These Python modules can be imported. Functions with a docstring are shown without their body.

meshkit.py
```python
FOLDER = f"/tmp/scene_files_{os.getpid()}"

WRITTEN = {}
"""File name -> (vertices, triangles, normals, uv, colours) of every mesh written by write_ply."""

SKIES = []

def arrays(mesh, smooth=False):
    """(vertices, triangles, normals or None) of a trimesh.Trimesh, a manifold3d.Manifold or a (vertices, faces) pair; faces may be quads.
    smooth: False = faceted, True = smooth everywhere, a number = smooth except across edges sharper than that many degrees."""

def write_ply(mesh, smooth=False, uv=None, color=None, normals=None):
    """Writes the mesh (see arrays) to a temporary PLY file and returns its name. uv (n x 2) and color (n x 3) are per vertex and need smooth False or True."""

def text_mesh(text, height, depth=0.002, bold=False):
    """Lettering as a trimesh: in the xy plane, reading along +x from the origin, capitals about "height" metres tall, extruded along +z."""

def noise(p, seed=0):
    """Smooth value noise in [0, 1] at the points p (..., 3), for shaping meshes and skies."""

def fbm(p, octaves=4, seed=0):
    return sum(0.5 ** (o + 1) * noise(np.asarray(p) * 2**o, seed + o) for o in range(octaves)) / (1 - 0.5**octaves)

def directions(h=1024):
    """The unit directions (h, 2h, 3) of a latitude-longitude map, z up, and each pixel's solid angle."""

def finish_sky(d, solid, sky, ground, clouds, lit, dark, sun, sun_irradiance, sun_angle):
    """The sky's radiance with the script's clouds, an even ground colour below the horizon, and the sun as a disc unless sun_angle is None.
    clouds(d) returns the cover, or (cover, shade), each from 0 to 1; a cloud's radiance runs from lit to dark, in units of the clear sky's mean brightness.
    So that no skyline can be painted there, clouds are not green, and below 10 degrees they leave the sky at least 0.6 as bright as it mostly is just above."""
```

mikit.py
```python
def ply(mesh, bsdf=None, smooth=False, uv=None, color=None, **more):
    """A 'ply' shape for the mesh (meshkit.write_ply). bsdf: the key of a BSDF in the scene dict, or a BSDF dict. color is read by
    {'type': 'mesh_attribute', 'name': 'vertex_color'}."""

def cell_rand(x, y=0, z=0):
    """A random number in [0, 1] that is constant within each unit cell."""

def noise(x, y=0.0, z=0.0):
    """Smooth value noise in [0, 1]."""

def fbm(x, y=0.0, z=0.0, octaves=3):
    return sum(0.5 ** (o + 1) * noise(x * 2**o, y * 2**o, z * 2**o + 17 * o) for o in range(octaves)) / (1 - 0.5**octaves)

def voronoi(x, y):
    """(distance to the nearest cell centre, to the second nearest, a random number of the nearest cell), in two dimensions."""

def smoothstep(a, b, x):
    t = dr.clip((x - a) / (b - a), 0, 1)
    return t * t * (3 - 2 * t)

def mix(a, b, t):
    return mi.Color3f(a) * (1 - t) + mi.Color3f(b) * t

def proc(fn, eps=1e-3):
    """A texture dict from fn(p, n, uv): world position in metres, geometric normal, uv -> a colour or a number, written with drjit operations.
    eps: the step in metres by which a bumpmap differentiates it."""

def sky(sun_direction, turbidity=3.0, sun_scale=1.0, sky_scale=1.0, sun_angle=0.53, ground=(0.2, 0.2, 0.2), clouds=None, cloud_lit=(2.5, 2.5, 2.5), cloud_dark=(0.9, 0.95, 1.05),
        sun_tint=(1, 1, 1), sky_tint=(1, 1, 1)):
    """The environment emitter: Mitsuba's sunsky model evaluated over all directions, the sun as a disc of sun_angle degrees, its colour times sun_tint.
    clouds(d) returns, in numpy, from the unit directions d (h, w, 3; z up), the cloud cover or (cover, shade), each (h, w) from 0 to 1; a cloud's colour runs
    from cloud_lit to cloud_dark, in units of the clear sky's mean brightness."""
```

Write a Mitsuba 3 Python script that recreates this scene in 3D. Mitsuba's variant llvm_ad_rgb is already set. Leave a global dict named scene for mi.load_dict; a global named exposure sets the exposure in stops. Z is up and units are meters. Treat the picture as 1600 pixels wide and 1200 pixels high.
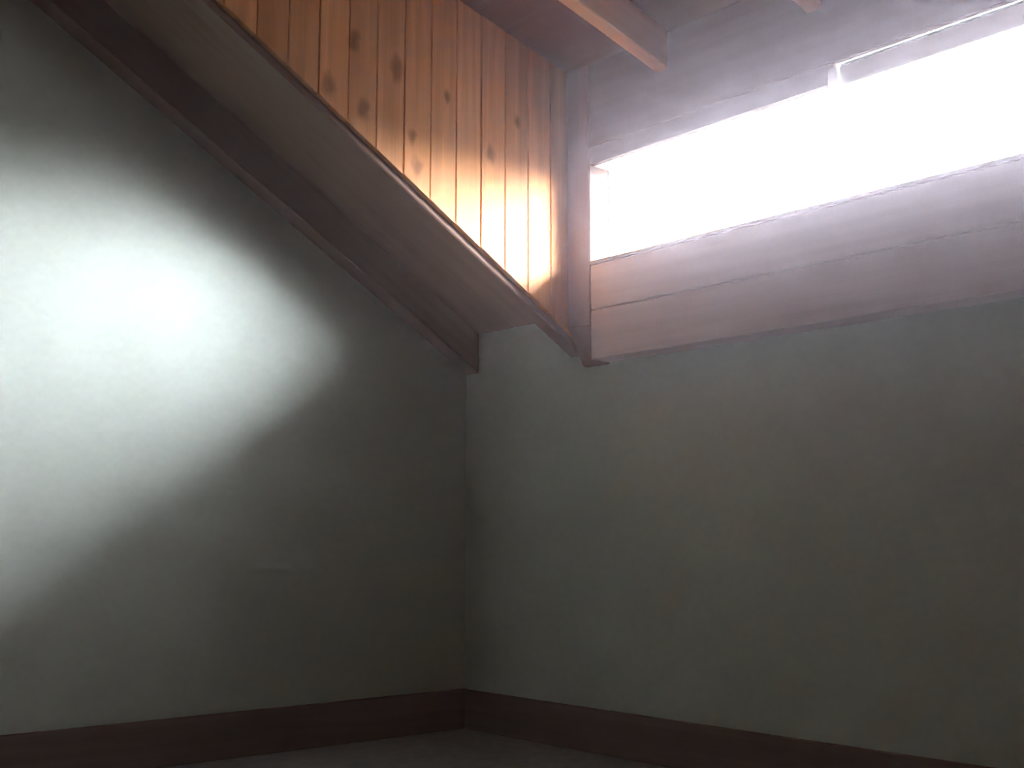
import math
import numpy as np
import trimesh
import drjit as dr
import mitsuba as mi
import mikit
from mikit import proc, noise, fbm, voronoi, cell_rand, smoothstep, mix
from shapely.geometry import Polygon

T = mi.ScalarTransform4f
scene, labels = {'type': 'scene'}, {}

# ------------------------------------------------------------------ camera, sky, exposure
# thin dusty haze that hangs in the whole room (its bounds are built after the structure)
scene['haze_air'] = {'type': 'homogeneous', 'sigma_t': 0.028, 'albedo': {'type': 'rgb', 'value': (0.80, 0.76, 0.88)},
                     'phase': {'type': 'hg', 'g': 0.91}}
scene['camera'] = {
    'type': 'perspective', 'fov': 46.755, 'fov_axis': 'x', 'near_clip': 0.02, 'far_clip': 500.0, 'medium': {'type': 'ref', 'id': 'haze_air'},
    'to_world': T().look_at(origin=[3.73555, -3.0, 0.72], target=[2.9874667, -2.34984365, 0.85291264],
                            up=[0.0995, -0.0881, 0.9911])}
# a bright overcast sky, blown out to white in the photograph, the low sun veiled to a broad pale disc in it
SUN = (1.0, 0.62, 0.34)
scene['sky'] = mikit.sky(SUN, turbidity=5.0, sun_scale=0.086, sky_scale=1.0, sun_angle=30.0, ground=(0.10, 0.10, 0.098), sun_tint=(0.65, 0.97, 2.12),
                         clouds=lambda d: np.ones(d.shape[:2]), cloud_lit=(1.25, 1.25, 1.28), cloud_dark=(1.1, 1.1, 1.14))
exposure = 8.82


# ------------------------------------------------------------------ helpers
def tag(key, label=None, category=None, group=None, kind=None):
    d = {}
    for k, v in (('label', label), ('category', category), ('group', group), ('kind', kind)):
        if v:
            d[k] = v
    labels[key] = d


def put(key, mesh, bsdf, smooth=False):
    n, k = 0, key
    while k in scene:
        n += 1
        k = f'{key}_{n:03d}'
    scene[k] = mikit.ply(mesh, bsdf, smooth=smooth)
    return k


def hull(points):
    return trimesh.convex.convex_hull(np.asarray(points, float))


def box(x0, x1, y0, y1, z0, z1, ch=0.0):
    """A box with its twelve edges chamfered by ch."""
    if ch <= 0:
        m = trimesh.creation.box(extents=(x1 - x0, y1 - y0, z1 - z0))
        m.apply_translation(((x0 + x1) / 2, (y0 + y1) / 2, (z0 + z1) / 2))
        return m
    pts = []
    for ix, x in enumerate((x0, x1)):
        for iy, y in enumerate((y0, y1)):
            for iz, z in enumerate((z0, z1)):
                sx, sy, sz = (1, -1)[ix] * ch, (1, -1)[iy] * ch, (1, -1)[iz] * ch
                pts += [(x, y + sy, z + sz), (x + sx, y, z + sz), (x + sx, y + sy, z)]
    return hull(pts)


def prism(poly, x0, x1, ch=0.0):
    """A convex polygon of (y, z) points drawn out along x, its long edges chamfered."""
    P = np.asarray(poly, float)
    if ch <= 0:
        return hull([(x, y, z) for x in (x0, x1) for y, z in P])
    Q = np.array(Polygon(P).buffer(-ch, join_style=2).exterior.coords)[:-1]
    return hull([(x, y, z) for x in (x0 + ch, x1 - ch) for y, z in P] + [(x, y, z) for x in (x0, x1) for y, z in Q])


def extrude_x(poly, x0, x1):
    """Any polygon of (y, z) points (or a shapely shape) drawn out along x."""
    g = poly if hasattr(poly, 'exterior') else Polygon(poly)
    m = trimesh.creation.extrude_polygon(g, x1 - x0, engine='earcut')
    v = m.vertices.copy()
    m.vertices = np.stack([v[:, 2] + x0, v[:, 0], v[:, 1]], 1)
    m.invert() if m.volume < 0 else None
    return m


def join(*meshes):
    return trimesh.util.concatenate(list(meshes))


# ------------------------------------------------------------------ materials
def two(b):
    return {'type': 'twosided', 'b': b}


def plaster(p, n, uv):
    t = fbm(p.x * 2.3 + 5, p.y * 2.3, p.z * 2.3, 3)
    f = noise(p.x * 55, p.y * 55, p.z * 55)
    return mix((0.56, 0.63, 0.55), (0.625, 0.69, 0.61), t) * (0.97 + 0.05 * f)


def plaster_relief(p, n, uv):
    return fbm(p.x * 60, p.y * 60, p.z * 60, 3)


scene['plaster'] = two({'type': 'bumpmap', 'arbitrary': proc(plaster_relief), 'scale': 0.0012,
                        'bsdf': {'type': 'principled', 'base_color': proc(plaster), 'roughness': 0.85, 'specular': 0.25}})


def grain(a, b, c, dark, light, knots=True):
    """Pine: a runs along the fibres, b and c across, in metres."""
    w = fbm(a * 1.1, b * 9, c * 9, 3)
    rings = noise(a * 1.6 + w * 2, b * 46 + w * 5, c * 46)
    fine = noise(a * 6, b * 260, c * 260)
    col = mix(dark, light, 0.25 + 0.5 * rings + 0.25 * fine) * (0.85 + 0.3 * w)
    if knots:
        d1, _, r = voronoi(a * 2.6 + 3.1, (b + c) * 8.7)
        k = smoothstep(0.24, 0.08, d1) * smoothstep(0.35, 0.5, r)
        col = mix(col, mi.Color3f(0.5) * col, k)
    return col


PD, PL = (0.48, 0.180, 0.048), (0.70, 0.310, 0.095)


# the larger knots of the boards: (y, z, radius)
KNOTS = [(-0.856, 2.253, 0.034), (-1.120, 2.125, 0.030), (-0.990, 2.083, 0.028), (-0.775, 1.935, 0.026), (-0.462, 2.052, 0.022),
         (-0.795, 2.035, 0.018), (-0.655, 2.214, 0.016), (-1.03, 2.302, 0.026), (-0.34, 2.20, 0.018), (-1.26, 2.42, 0.028), (-1.43, 2.62, 0.026)]


def pine_board(p, n, uv):       # upright boards of the dormer cheek, each with its own tone
    i = dr.floor((10.78 - p.y) / 0.1085)
    tone = 0.80 + 0.42 * cell_rand(i, 3)
    col = grain(p.z + 7.3 * cell_rand(i, 8), p.y, p.x * 0, PD, PL, False) * tone
    for y, z, r in KNOTS:
        q = dr.sqrt(dr.square(p.y - y) + dr.square((p.z - z) * 0.6)) + 0.012 * (noise(p.y * 60, p.z * 40) - 0.5)
        col = mix(col, mi.Color3f(0.60, 0.52, 0.48) * col, smoothstep(1.25 * r, 0.2 * r, q))
    return col


def pine_across(p, n, uv):      # fibres along x
    return grain(p.x, p.y, p.z, (0.12, 0.055, 0.032), (0.18, 0.085, 0.05), False)


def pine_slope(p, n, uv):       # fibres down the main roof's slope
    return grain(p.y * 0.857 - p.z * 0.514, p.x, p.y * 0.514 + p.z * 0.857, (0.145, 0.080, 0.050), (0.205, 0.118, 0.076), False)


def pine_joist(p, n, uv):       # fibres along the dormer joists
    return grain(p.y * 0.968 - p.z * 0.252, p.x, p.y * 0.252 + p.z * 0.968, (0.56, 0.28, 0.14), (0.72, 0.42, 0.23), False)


def pine_trim(p, n, uv):
    return grain(p.x, p.y, p.z, (0.47, 0.38, 0.36), (0.57, 0.475, 0.45), False)


def pine_post(p, n, uv):
    return grain(p.z, p.x, p.y, (0.17, 0.095, 0.065), (0.25, 0.145, 0.10), False)


def pine_header(p, n, uv):
    return grain(p.x, p.y, p.z, (0.09, 0.055, 0.04), (0.135, 0.085, 0.065), False)


def pine_dark(p, n, uv):
    return grain(p.x + p.y, p.z, p.z * 0, (0.13, 0.08, 0.06), (0.20, 0.125, 0.095), False)


for name, fn, rough in (('pine_board', pine_board, 0.5), ('pine_across', pine_across, 0.55), ('pine_slope', pine_slope, 0.6),
                        ('pine_joist', pine_joist, 0.5), ('pine_trim', pine_trim, 0.5), ('pine_header', pine_header, 0.5), ('pine_post', pine_post, 0.5), ('pine_dark', pine_dark, 0.5)):
    scene[name] = two({'type': 'principled', 'base_color': proc(fn), 'roughness': rough, 'specular': 0.35})


def floor_col(p, n, uv):
    return mix((0.20, 0.195, 0.18), (0.26, 0.25, 0.235), fbm(p.x * 40, p.y * 40, p.z, 3))


scene['floor_mat'] = two({'type': 'principled', 'base_color': proc(floor_col), 'roughness': 0.8})
scene['white_frame'] = two({'type': 'principled', 'base_color': {'type': 'rgb', 'value': (0.78, 0.77, 0.80)}, 'roughness': 0.4})
scene['white_plastic'] = {'type': 'principledthin', 'base_color': {'type': 'rgb', 'value': (0.85, 0.84, 0.86)}, 'roughness': 0.5, 'diff_trans': 1.0}
scene['seal_mat'] = {'type': 'principledthin', 'base_color': {'type': 'rgb', 'value': (0.16, 0.19, 0.20)}, 'roughness': 0.6, 'diff_trans': 1.0}
scene['sill_mat'] = two({'type': 'principled', 'base_color': {'type': 'rgb', 'value': (0.26, 0.20, 0.17)}, 'roughness': 0.5})
scene['glass'] = {'type': 'thindielectric', 'int_ior': 1.5}

# ------------------------------------------------------------------ dimensions (x along the window wall, y = -distance from it)
M = 0.578                       # main roof pitch
S = 0.250                       # dormer ceiling pitch
RX1, RIDGE, REAR = 5.6, 3.4, 6.8
ZB = 1.397                      # underside of the rafters at the window wall
ZC = 1.555                      # main ceiling at the window wall
ZD = 2.420                      # dormer ceiling at the window wall
DX0, DX1 = 0.70, 4.40           # dormer cheeks
SILL, HEAD = 1.708, 2.062
YF, YB, JX = -0.100, 0.06, DX0 + 0.12   # front face of the timber window wall, its outer face, the post's right side
zc = lambda d: ZC + M * d
zd = lambda d: ZD + S * d
DMEET = (ZD - ZC) / (M - S)     # where the dormer ceiling runs into the main one
ZR = zc(RIDGE)

# ------------------------------------------------------------------ the shell
put('floor', box(-0.25, RX1 + 0.25, -REAR - 0.25, 0.22, -0.12, 0.0), 'floor_mat')
tag('floor', 'dark grey-brown floor at the foot of the plaster walls', 'floor', kind='structure')

gable = [(0.22, 0), (0.22, ZC - 0.02), (0, ZC), (-RIDGE, ZR), (-REAR, ZC), (-REAR - 0.2, ZC), (-REAR - 0.2, 0)]
put('wall_left', extrude_x(gable, -0.22, 0.0), 'plaster')
tag('wall_left', 'pale plaster gable wall under the sloping rafter, lit by a soft patch of window light', 'wall', kind='structure')
put('wall_far', extrude_x(gable, RX1, RX1 + 0.22), 'pine_dark')
tag('wall_far', 'dark timber-clad gable wall behind the camera on the right', 'wall', kind='structure')
put('wall_rear', box(0, RX1, -REAR - 0.2, -REAR, 0, ZC), 'pine_dark')
tag('wall_rear', 'low dark timber wall behind the camera', 'wall', kind='structure')

WX1 = 3.94                      # the band of windows runs from the post to here
YM = YF + 0.022                 # the wall's core behind the timber facing
wall_right = join(box(0, RX1, 0, YB, 0, 1.56), box(DX0 - 0.06, JX, 0, YB, 1.56, ZD), box(JX, DX1 + 0.06, 0, YB, 1.56, SILL - 0.014),
                  box(WX1, DX1, YM, YB, SILL - 0.014, HEAD + 0.08), box(JX, DX1 + 0.06, YM, YB, HEAD + 0.08, ZD))
put('wall_right', wall_right, 'plaster')
tag('wall_right', 'shaded grey-green plaster wall below the long window', 'wall', kind='structure')

# main ceiling: strip to the left of the dormer, the part above it, the strip beyond it, the rear slope
TH = 0.16
def slope_slab(d0, d1, x0, x1, f=zc, th=TH):
    return prism([(-d0, f(d0)), (-d1, f(d1)), (-d1, f(d1) + th), (-d0, f(d0) + th)], x0, x1)
rear = lambda d: ZR - M * (d - RIDGE)
put('ceiling', join(slope_slab(-0.5, RIDGE, -0.22, DX0 - 0.02), slope_slab(DMEET, RIDGE, DX0 - 0.02, DX1 + 0.02),
                    slope_slab(-0.5, RIDGE, DX1 + 0.02, RX1 + 0.22), slope_slab(RIDGE, REAR + 0.2, -0.22, RX1 + 0.22, rear)), 'pine_slope')
tag('ceiling', 'dark timber sloping ceiling above the left plaster wall', 'ceiling', kind='structure')

EAVE = 0.62
put('ceiling_dormer', prism([(0.20, zd(-0.20)), (-DMEET, zd(DMEET)), (-DMEET, zd(DMEET) + 0.13), (0.20, zd(-0.20) + 0.13)],
                            DX0 - 0.30, DX1 + 0.30), 'pine_across')
put('roof_eave', prism([(EAVE, zd(-EAVE)), (0.20, zd(-0.20)), (0.20, zd(-0.20) + 0.13), (EAVE, zd(-EAVE) + 0.13)], DX0 - 0.30, DX1 + 0.30), 'white_frame')
tag('roof_eave', 'white painted roof eave outside above the window', 'eave', kind='structure')
tag('ceiling_dormer', 'brown timber ceiling over the dormer, above the window', 'ceiling', kind='structure')

# ------------------------------------------------------------------ dormer cheeks: backing wall, upright tongue-and-groove boards
def cheek_poly(d0, d1, low, high):
    return [(-d0, low(d0)), (-d1, low(d1)), (-d1, high(d1)), (-d0, high(d0))]
low = lambda d: ZB + 0.028 + M * d
DE = (ZD - ZB - 0.028) / (M - S)
put('wall_dormer', prism([(0.0, zc(0.0) + 0.02), (-DMEET, zc(DMEET) + 0.02), (0.0, zd(0))], DX0 - 0.10, DX0 - 0.024), 'pine_board')
tag('wall_dormer', 'dormer cheek of upright orange pine boards left of the window', 'wall', kind='structure')
PITCH = 0.1085
k = 0
d = 0.0
while d < DE - 0.02:
    e = min(0.07 + PITCH * k, DE)
    p = Polygon(cheek_poly(d + 0.0008, e - 0.0008, low, zd))
    if p.area > 1e-4:
        P = np.array(p.exterior.coords)[:-1]
        c = P.mean(0)
        Q = P.copy()                                   # the face, its upright edges bevelled into a V groove
        Q[:, 0] = np.where(P[:, 0] > c[0], P[:, 0] - 0.003, P[:, 0] + 0.003)
        x_face = DX0 + (0.0012 if k % 3 == 1 else 0.0)
        put('wall_dormer__board', hull([(DX0 - 0.022, y, z) for y, z in P] + [(x_face - 0.003, y, z) for y, z in P] + [(x_face, y, z) for y, z in Q]), 'pine_board')
    d = e
    k += 1
put('wall_dormer_far', prism([(0.0, zc(0.0) + 0.02), (-DMEET, zc(DMEET) + 0.02), (0.0, zd(0))], DX1, DX1 + 0.08), 'pine_board')
tag('wall_dormer_far', 'dormer cheek of pine at the far end of the window, outside the photograph', 'wall', kind='structure')

# ------------------------------------------------------------------ rafters and joists
def rafter(x0, x1, d0, d1):
    h = 0.158
    return prism([(-d0, ZB + M * d0), (-d1, ZB + M * d1), (-d1, ZB + h + M * d1), (-d0, ZB + h + M * d0)], x0, x1, 0.004)
put('rafter', rafter(0.001, 0.085, 0.001, RIDGE - 0.05), 'pine_slope')
tag('rafter', 'dark timber rafter sloping down flat against the left plaster wall', 'beam')
put('rafter_001', rafter(0.615, 0.6775, 0.001, RIDGE - 0.05), 'pine_slope')
tag('rafter_001', 'dark timber rafter carrying the upright pine boards, sloping down to the window corner', 'beam')

JL = ['short orange-lit ceiling joist nearest the board-clad cheek, streak of light along its edge',
      'ceiling joist above the bar between the panes, only its lit tip in view',
      'ceiling joist over the right pane, above the top of the photo', 'ceiling joist further along the dormer', 'last ceiling joist by the far cheek']
for i in range(5):
    x1 = 1.202 + 0.607 * i
    h = 0.140
    m = prism([(YF - 0.001, zd(0.101) - h), (-DMEET + 0.35, zd(DMEET - 0.35) - h), (-DMEET + 0.35, zd(DMEET - 0.35) - 0.001), (YF - 0.001, zd(0.101) - 0.001)], x1 - 0.055, x1, 0.004)
    key = put('joist', m, 'pine_joist')
    tag(key, JL[i], 'beam')

# ------------------------------------------------------------------ post, apron, header, sill, skirting
put('corner_post', join(prism([(-0.10, ZB + 0.085), (-0.024, 1.352), (-0.001, 1.352), (-0.001, zd(0.0) - 0.002), (-0.10, zd(0.1) - 0.004)], DX0 + 0.002, DX0 + 0.118, 0.004)), 'pine_post')
tag('corner_post', 'upright timber corner post between the pine boards and the left end of the window', 'post')

for z0, z1 in ((1.356, 1.530), (1.533, SILL - 0.0145)):
    put('trim_1__board', box(JX, DX1 - 0.02, YF, -0.001, z0, z1, 0.003), 'pine_trim')
tag('trim_1', 'pale grey-brown timber apron boards below the window, grey with glare', 'trim', kind='structure')
put('trim_2', box(JX, DX1 - 0.02, YF - 0.006, YB + 0.03, SILL - 0.014, SILL, 0.003), 'sill_mat')
tag('trim_2', 'thin pale sill along the bottom of the window', 'window sill', kind='structure')
put('trim_3', box(JX, DX1 - 0.02, YF, YM - 0.001, HEAD + 0.062, zd(0.08) - 0.003, 0.003), 'pine_header')
tag('trim_3', 'dark timber header board above the window', 'trim', kind='structure')
put('baseboard_left', box(0.001, 0.016, -REAR, -0.001, 0.0, 0.152, 0.003), 'pine_dark')
tag('baseboard_left', 'dark brown skirting board along the left plaster wall', 'baseboard', kind='structure')
put('baseboard_right', box(0.017, RX1, -0.016, -0.001, 0.0, 0.150, 0.003), 'pine_dark')
tag('baseboard_right', 'dark brown skirting board along the window wall', 'baseboard', kind='structure')

# ------------------------------------------------------------------ windows
def window(n, x0, x1, opening, label):
    key = f'window_{n}'
    if opening:                 # frame, a sash with a broad top rail, a pale seal above the rail
        put(key + '__bottom_rail', box(x0, x1, YM + 0.012, YM + 0.075, SILL, SILL + 0.010), 'pine_header')
        parts = [box(x1 - 0.006, x1, YM + 0.012, YM + 0.075, SILL + 0.010, HEAD + 0.06)]
        put(key + '__frame', join(*parts), 'white_frame')
        put(key + '__sash', box(x0, x1 - 0.008, YM - 0.004, YM + 0.014, HEAD - 0.008, HEAD + 0.052, 0.002), 'white_frame')
        put(key + '__seal', box(x0, x1 - 0.004, YM + 0.004, YM + 0.006, HEAD + 0.0525, HEAD + 0.0618), 'seal_mat')
        tag(key + '__seal', 'thin pale line of light along the top of the sash')
        xa, xb, y, za, zb = x0, x1 - 0.006, YM + 0.013, SILL + 0.01, HEAD - 0.006
    else:
        put(key + '__head_board', box(JX + 0.0005, x1, YF, YM - 0.0005, HEAD, HEAD + 0.0617, 0.0005), 'pine_header')
        tag(key + '__head_board', 'dark timber board along the top of the window')
        put(key + '__frame', box(x0, x1, YM + 0.0005, YB + 0.015, HEAD, HEAD + 0.0795), 'white_frame')
        put(key + '__bottom_rail', box(x0, x1, YM + 0.012, YB, SILL, SILL + 0.010), 'pine_header')
        xa, xb, y, za, zb = x0 + 0.001, x1, YM + 0.03, SILL + 0.01, HEAD
    scene[key + '__pane'] = mikit.ply(trimesh.Trimesh([(xa, y, za), (xb, y, za), (xb, y, zb), (xa, y, zb)], [(0, 1, 2), (0, 2, 3)], process=False), 'glass')
    tag(key, label, 'window', kind='structure')
BAR = 1.842
window(1, JX, BAR - 0.006, False, 'long low window pane left of the upright bar, next to the corner post, white with daylight')
window(2, BAR + 0.006, 2.890, True, 'window pane right of the upright bar with a pale sash rail and a thin bright line above it')
window(3, 2.896, WX1, True, 'last window of the row, outside the photograph')

# the upright bar between the two panes: a slim strip of translucent white plastic with a rounded cap at its head
put('glazing_bar__strip', box(BAR - 0.012, BAR + 0.012, YM + 0.0312, YM + 0.0352, SILL + 0.010, HEAD - 0.001), 'white_plastic')
cap = Polygon([(math.cos(t) * 0.014, 0.018 * math.sin(t)) for t in np.linspace(0, math.pi, 17)] + [(-0.014, -0.075), (-0.004, -0.10), (0.004, -0.10), (0.014, -0.075)])
m = trimesh.creation.extrude_polygon(cap, 0.012, engine='earcut')
v = m.vertices.copy()
m.vertices = np.stack([BAR + v[:, 0], v[:, 2] + YF - 0.013, HEAD + 0.024 + v[:, 1]], 1)
m.invert() if m.volume < 0 else None
put('glazing_bar__cap', m, 'white_plastic')
tag('glazing_bar', 'slim white upright bar with a rounded top between the two bright panes', 'window bar')

# ------------------------------------------------------------------ the haze in the room's air
scene['haze'] = {'type': 'cube', 'to_world': T().translate([2.7, -3.425, 1.85]).scale([2.85, 3.475, 1.95]),
                 'bsdf': {'type': 'null'}, 'interior': {'type': 'ref', 'id': 'haze_air'}}
tag('haze', 'thin pale haze glowing softly in the air around the bright window', 'haze', kind='stuff')
